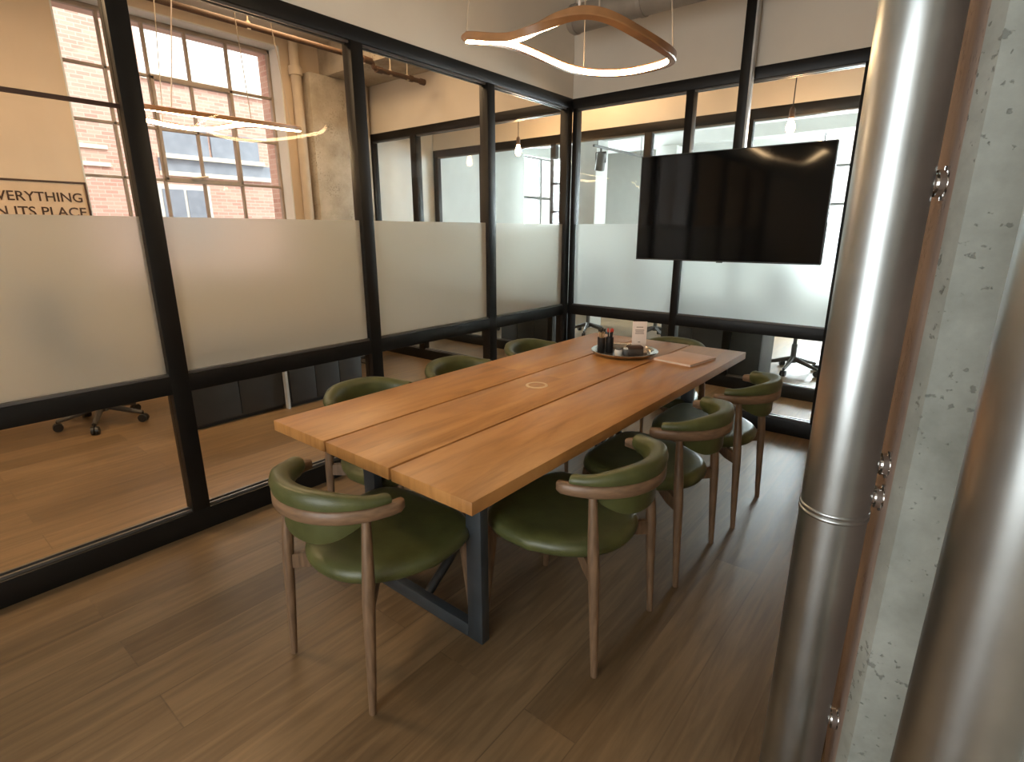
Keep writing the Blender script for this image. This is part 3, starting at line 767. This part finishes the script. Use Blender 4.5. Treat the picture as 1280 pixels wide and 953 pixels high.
# notebook
r = empty('notebook', (1.608, -1.232, TZ), -.16, label='closed pinkish tan notebook on the right far corner of the table', cat='notebook')
bm = bmesh.new(); box(bm, (-.116, -.139, .0), (.116, .139, .0025), .001); box(bm, (-.116, -.139, .0115), (.116, .139, .014), .001); box(bm, (-.117, -.139, .0), (-.113, .139, .014), .001); put('cover', bm, M['book'], r)
bm = bmesh.new(); box(bm, (-.113, -.136, .0025), (.113, .136, .0115)); put('pages', bm, M['pages'], r)

# ------------------------------------------------------------------ television on its ceiling pole
TVY = -.2
tv = empty('television', (1.398, TVY, 1.614), label='large black wall television in front of the back glass', cat='television')
bm = bmesh.new(); box(bm, (-.643, .006, -.373), (.643, .045, .373), .006); put('tv_body', bm, M['black'], tv)
bm = bmesh.new(); box(bm, (-.636, .0, -.364), (.636, .0065, .367)); put('screen', bm, M['screen'], tv)
bm = bmesh.new()
for a in ((-.643, .643, .367, .373), (-.643, .643, -.373, -.364), (-.643, -.636, -.364, .367), (.636, .643, -.364, .367)): box(bm, (a[0], -.003, a[2]), (a[1], .01, a[3]), .001)
put('bezel', bm, M['black'], tv)
bm = bmesh.new(); box(bm, (-.02, .0, -.380), (.02, .02, -.3735), .001); put('sensor', bm, M['grey'], tv)
bm = bmesh.new(); box(bm, (-.3, .045, -.2), (.3, .09, .2), .006); put('rear_housing', bm, M['black'], tv)
pole = empty('ceiling_pole', (1.415, -.075, CEIL), label='black square pole hanging from the ceiling above the television', cat='pole')
bm = bmesh.new(); box(bm, (-.032, -.034, -1.75), (.032, .034, 0), .003); put('pole_tube', bm, M['frame'], pole)
bm = bmesh.new(); box(bm, (.032, -.034, -1.75), (.046, .02, 0), .002); put('side_channel', bm, M['lgrey'], pole)
bm = bmesh.new(); box(bm, (-.09, -.065, -.012), (.09, .068, 0), .003); put('ceiling_plate', bm, M['frame'], pole)

# ------------------------------------------------------------------ pendant ring lamp
RING = [(1.024,-2.375,2.209),(1.10,-2.42,2.186),(1.175,-2.456,2.161),(1.274,-2.479,2.131),(1.347,-2.477,2.119),(1.408,-2.462,2.128),(1.485,-2.425,2.158),(1.55,-2.374,2.182),(1.598,-2.32,2.186),(1.64,-2.253,2.174),(1.681,-2.145,2.150),(1.699,-1.974,2.138),(1.666,-1.807,2.150),(1.569,-1.644,2.178),(1.449,-1.555,2.196),(1.285,-1.52,2.206),(1.129,-1.566,2.222),(1.034,-1.642,2.244),(.96,-1.747,2.28),(.913,-1.879,2.303),(.905,-2.03,2.295),(.931,-2.186,2.256),(.97,-2.29,2.232)]
def smooth_loop(P, sub=6, it=2):
    P = [Vector(p) for p in P]; n = len(P); out = []
    for i in range(n):
        p0, p1, p2, p3 = P[i - 1], P[i], P[(i + 1) % n], P[(i + 2) % n]
        for k in range(sub):
            t = k / sub
            out.append(.5 * ((2 * p1) + (p2 - p0) * t + (2 * p0 - 5 * p1 + 4 * p2 - p3) * t * t + (3 * p1 - p0 - 3 * p2 + p3) * t ** 3))
    for _ in range(it * 3): out = [(out[i - 1] + out[i] * 2 + out[(i + 1) % len(out)]) / 4 for i in range(len(out))]
    return out
LC = Vector((1.30, -2.0, CEIL))
def make_pendant(RING, LC, wires, cordat, twist):
    r = empty('pendant_lamp', LC)
    pts = [p - LC for p in smooth_loop(RING)]; n = len(pts); cen = sum(pts, Vector()) / n
    fr = []
    for i, p in enumerate(pts):
        t = (pts[(i + 1) % n] - pts[i - 1]).normalized(); out = (p - cen); out.z = 0; out = (out - t * out.dot(t)).normalized(); up = out.cross(t)
        if up.z < 0: up = -up
        th = twist(p + LC); out, up = out * math.cos(th) + up * math.sin(th), up * math.cos(th) - out * math.sin(th)
        fr.append((p, out, up))
    body = [(.012, -.017), (.015, -.013), (.015, .013), (.011, .017), (-.012, .017), (-.0155, .014), (-.0155, .0095), (-.0102, .0090), (-.0100, -.0135), (-.0150, -.0158), (-.0148, -.017)]
    bm = bmesh.new(); sweep(bm, fr, lambda i: body, closed=True); put('ring_body', bm, M['wood_lamp'], r)
    led = [(-.0145, .009), (-.0172, .007), (-.0172, -.0125), (-.0160, -.0150), (-.0125, -.0150), (-.0105, -.012)]
    bm = bmesh.new(); sweep(bm, fr, lambda i: led, closed=True); put('led_strip', bm, M['led'], r)
    top = Vector((0, 0, -.03))
    for tgt in wires:
        q = min(pts, key=lambda p: (p.x + LC.x - tgt[0]) ** 2 + (p.y + LC.y - tgt[1]) ** 2)
        h = Vector((q.x * .75, q.y * .75, -.0))
        bm = bmesh.new(); tube(bm, [q + Vector((0, 0, .02)), h], .0028, 6); put('suspension_wire', bm, M['wire'], r)
    q = min(pts, key=lambda p: (p.x + LC.x - cordat[0]) ** 2 + (p.y + LC.y - cordat[1]) ** 2)
    bm = bmesh.new(); tube(bm, [q + Vector((0, 0, .02)), Vector((q.x * .7, q.y * .7, -.5)), Vector((.03, 0, -.05))], .004, 8); put('power_cord', bm, M['paper'], r)
    bm = bmesh.new(); lathe(bm, [(0, 0), (.08, 0), (.08, -.03), (.076, -.034), (0, -.034)], seg=36); put('canopy', bm, M['paper'], r)
    return r
PD = make_pendant(RING, LC, ((1.0, -2.36), (1.60, -2.31), (1.64, -1.76), (1.09, -1.60)), (1.56, -2.36),
                  lambda p: 1.62 * min(1, 1.5 * math.exp(-(((p.x - 1.24) / .24) ** 2 + ((p.y + 2.45) / .15) ** 2))) + .3 * math.exp(-((p.x - 1.66) / .1) ** 2 - ((p.y + 2.2) / .16) ** 2)); tag(PD, 'glowing wavy ring pendant lamp above the conference table', 'lamp', 'wavy ring pendant lamps')
RING2 = [(-1.373,-2.88,2.199),(-1.30,-2.845,2.186),(-1.247,-2.788,2.176),(-1.196,-2.663,2.167),(-1.165,-2.514,2.163),(-1.151,-2.347,2.163),(-1.156,-2.157,2.167),(-1.188,-1.967,2.176),(-1.225,-1.86,2.183),(-1.271,-1.776,2.19),(-1.348,-1.73,2.203),(-1.41,-1.765,2.210),(-1.456,-1.817,2.214),(-1.514,-1.973,2.217),(-1.542,-2.14,2.19),(-1.55,-2.309,2.146),(-1.538,-2.496,2.133),(-1.492,-2.702,2.138),(-1.45,-2.80,2.15)]
P2 = make_pendant(RING2, Vector((-1.35, -2.3, CEIL)), ((-1.30, -2.85), (-1.16, -2.2), (-1.40, -1.75), (-1.52, -2.6)), (-1.2, -2.65), lambda p: 1.62 if p.x > -1.3 else 1.62 * max(0, 1 - (-1.3 - p.x) / .2))
tag(P2, 'second wavy ring lamp beyond the left glass in front of the paned window', 'lamp', 'wavy ring pendant lamps')

# ceiling duct
du = empty('air_duct', (.24, -.42, 2.93), label='grey round air duct under the ceiling above the back glass', cat='duct')
bm = bmesh.new(); bb = bmesh.new(); lathe(bb, [(0, 0), (.085, 0), (.09, .01), (.09, 2.9), (0, 2.9)], seg=32)
merge(bm, bb, Matrix.Rotation(PI / 2, 4, 'Y')); put('duct_run', bm, M['duct'], du)
for x in (.02, .55, 1.4, 2.2):
    bm = bmesh.new(); bb = bmesh.new(); lathe(bb, [(.088, x), (.097, x), (.097, x + .03), (.088, x + .03)], seg=32, cap=False); merge(bm, bb, Matrix.Rotation(PI / 2, 4, 'Y'))
    tube(bm, [(x + .015, 0, .09), (x + .015, 0, .37)], .005, 8); put('duct_band', bm, M['duct'], du)

# ------------------------------------------------------------------ concrete column and steel pipes on the right
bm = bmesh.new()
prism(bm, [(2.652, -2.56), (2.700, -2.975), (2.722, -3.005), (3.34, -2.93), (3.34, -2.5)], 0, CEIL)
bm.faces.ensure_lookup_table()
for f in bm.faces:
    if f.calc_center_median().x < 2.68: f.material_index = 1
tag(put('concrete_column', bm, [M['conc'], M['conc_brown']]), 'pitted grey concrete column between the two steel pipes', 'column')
def steel_pipe(x, y, R, label, joint, brackets):
    r = empty('steel_pipe', (x, y, 0), label=label, cat='pipe', group='brushed steel pipes beside the concrete column')
    bm = bmesh.new()
    tube(bm, [(0, 0, 0), (0, 0, CEIL)], R, 64); put('pipe_run', bm, M['steel'], r, 50)
    bm = bmesh.new()
    for dz in (0, .012): lathe(bm, [(R - .001, joint + dz - .005), (R + .0022, joint + dz - .003), (R + .0022, joint + dz + .003), (R - .001, joint + dz + .005)], seg=64, cap=False)
    put('joint_band', bm, M['steel'], r, 60)
    bm = bmesh.new(); lathe(bm, [(R, 0), (R + .03, 0), (R + .03, .012), (R, .02)], seg=64, cap=False); put('floor_flange', bm, M['steel'], r)
    for z, a, L in brackets:
        bm = bmesh.new(); c, s = math.cos(a), math.sin(a)
        tube(bm, [(c * (R - .004), s * (R - .004), z), (c * (R + L), s * (R + L), z)], .016, 16)
        tube(bm, [(c * (R + .004), s * (R + .004), z), (c * (R + .014), s * (R + .014), z)], .024, 16)
        tube(bm, [(c * (R + L - .012), s * (R + L - .012), z), (c * (R + L - .002), s * (R + L - .002), z)], .023, 16)
        put('bracket', bm, M['chrome'], r)
        bm = bmesh.new(); tube(bm, [(c * (R + .018), s * (R + .018), z - .03), (c * (R + .018), s * (R + .018), z + .03)], .0045, 8); put('bolt', bm, M['chrome'], r)
steel_pipe(2.603, -2.888, .0665, 'brushed steel pipe left of the concrete column, with a joint band', .852, [(1.535, .30, .030), (.975, .30, .030), (.90, .25, .03), (.30, .30, .030), (2.4, .3, .03)])
steel_pipe(2.843, -3.287, .0665, 'brushed steel pipe at the right edge, in front of concrete column', .55, [(1.3, PI / 2 + .1, .21), (2.4, PI / 2 + .1, .21)])

# ------------------------------------------------------------------ light
def area(name, loc, rot, sx, sy, power, col=(1, 1, 1)):
    l = bpy.data.lights.new(name, 'AREA'); l.shape = 'RECTANGLE'; l.size = sx; l.size_y = sy; l.energy = power; l.color = col
    o = bpy.data.objects.new(name, l); COL.objects.link(o); o.location = loc; o.rotation_euler = rot; return o
DAY = (.86, .95, 1.0)
for a, b in wins: area('daylight', ((a + b) / 2, OY + .45, 1.9), (-PI / 2, 0, 0), b - a, 2.2, 340, DAY)
area('daylight', (-3.4, 3.5, 1.7), (0, -PI / 2, 0), 1.9, 1.1, 200, DAY)
area('daylight', (2.18, -6.9, 1.5), (PI / 2, 0, 0), 2.05, 2.7, 50, (.9, .96, 1))
WARM = (1, .66, .37)
def warm_fill(name, x, y, size, power): area(name, (x, y, CEIL - .01), (0, 0, 0), size, size, power, WARM)  # unseen warm fill, added to brighten left room and corridor; no fitting there
warm_fill('warm_fill_light', -1.3, -4.2, .5, 38); warm_fill('warm_fill_light', -1.5, -1.6, 1.0, 26)
warm_fill('warm_fill_light', -.2, .5, .3, 14)
W = bpy.data.worlds.new('sky'); SC.world = W; W.use_nodes = True
bg = W.node_tree.nodes['Background']; bg.inputs[0].default_value = (1.0, .97, .92, 1); bg.inputs[1].default_value = 2.2
s = bpy.data.lights.new('sun', 'SUN'); s.energy = 1.8; s.angle = .2; s.color = (1, .93, .82)
so = bpy.data.objects.new('sun', s); COL.objects.link(so); so.rotation_euler = (0, math.radians(40), math.radians(20))

# ------------------------------------------------------------------ camera
cam = bpy.data.cameras.new('camera'); co = bpy.data.objects.new('camera', cam); COL.objects.link(co)
cam.sensor_fit = 'HORIZONTAL'; cam.sensor_width = 36; cam.lens = 36 * 675.07 / 1280; cam.clip_start = .02
yaw, pitch, roll = -.6807, -.2702, .0002
fw = Vector((math.sin(yaw) * math.cos(pitch), math.cos(yaw) * math.cos(pitch), math.sin(pitch)))
rt = Vector((math.cos(yaw), -math.sin(yaw), 0)); up = rt.cross(fw)
co.matrix_world = Matrix(((rt.x, up.x, -fw.x, 2.7286), (rt.y, up.y, -fw.y, -4.1815), (rt.z, up.z, -fw.z, 1.45), (0, 0, 0, 1)))
SC.camera = co
vs = SC.view_settings; SC.display_settings.display_device = 'sRGB'
vs.view_transform = 'Standard'; vs.look = 'None'; vs.exposure = .56; vs.gamma = 1; vs.use_curve_mapping = False
SC.cycles.transparent_max_bounces = 32; SC.cycles.max_bounces = 10; SC.cycles.diffuse_bounces = 5; SC.cycles.glossy_bounces = 5
SC.cycles.use_denoising = True; SC.cycles.sample_clamp_indirect = 6
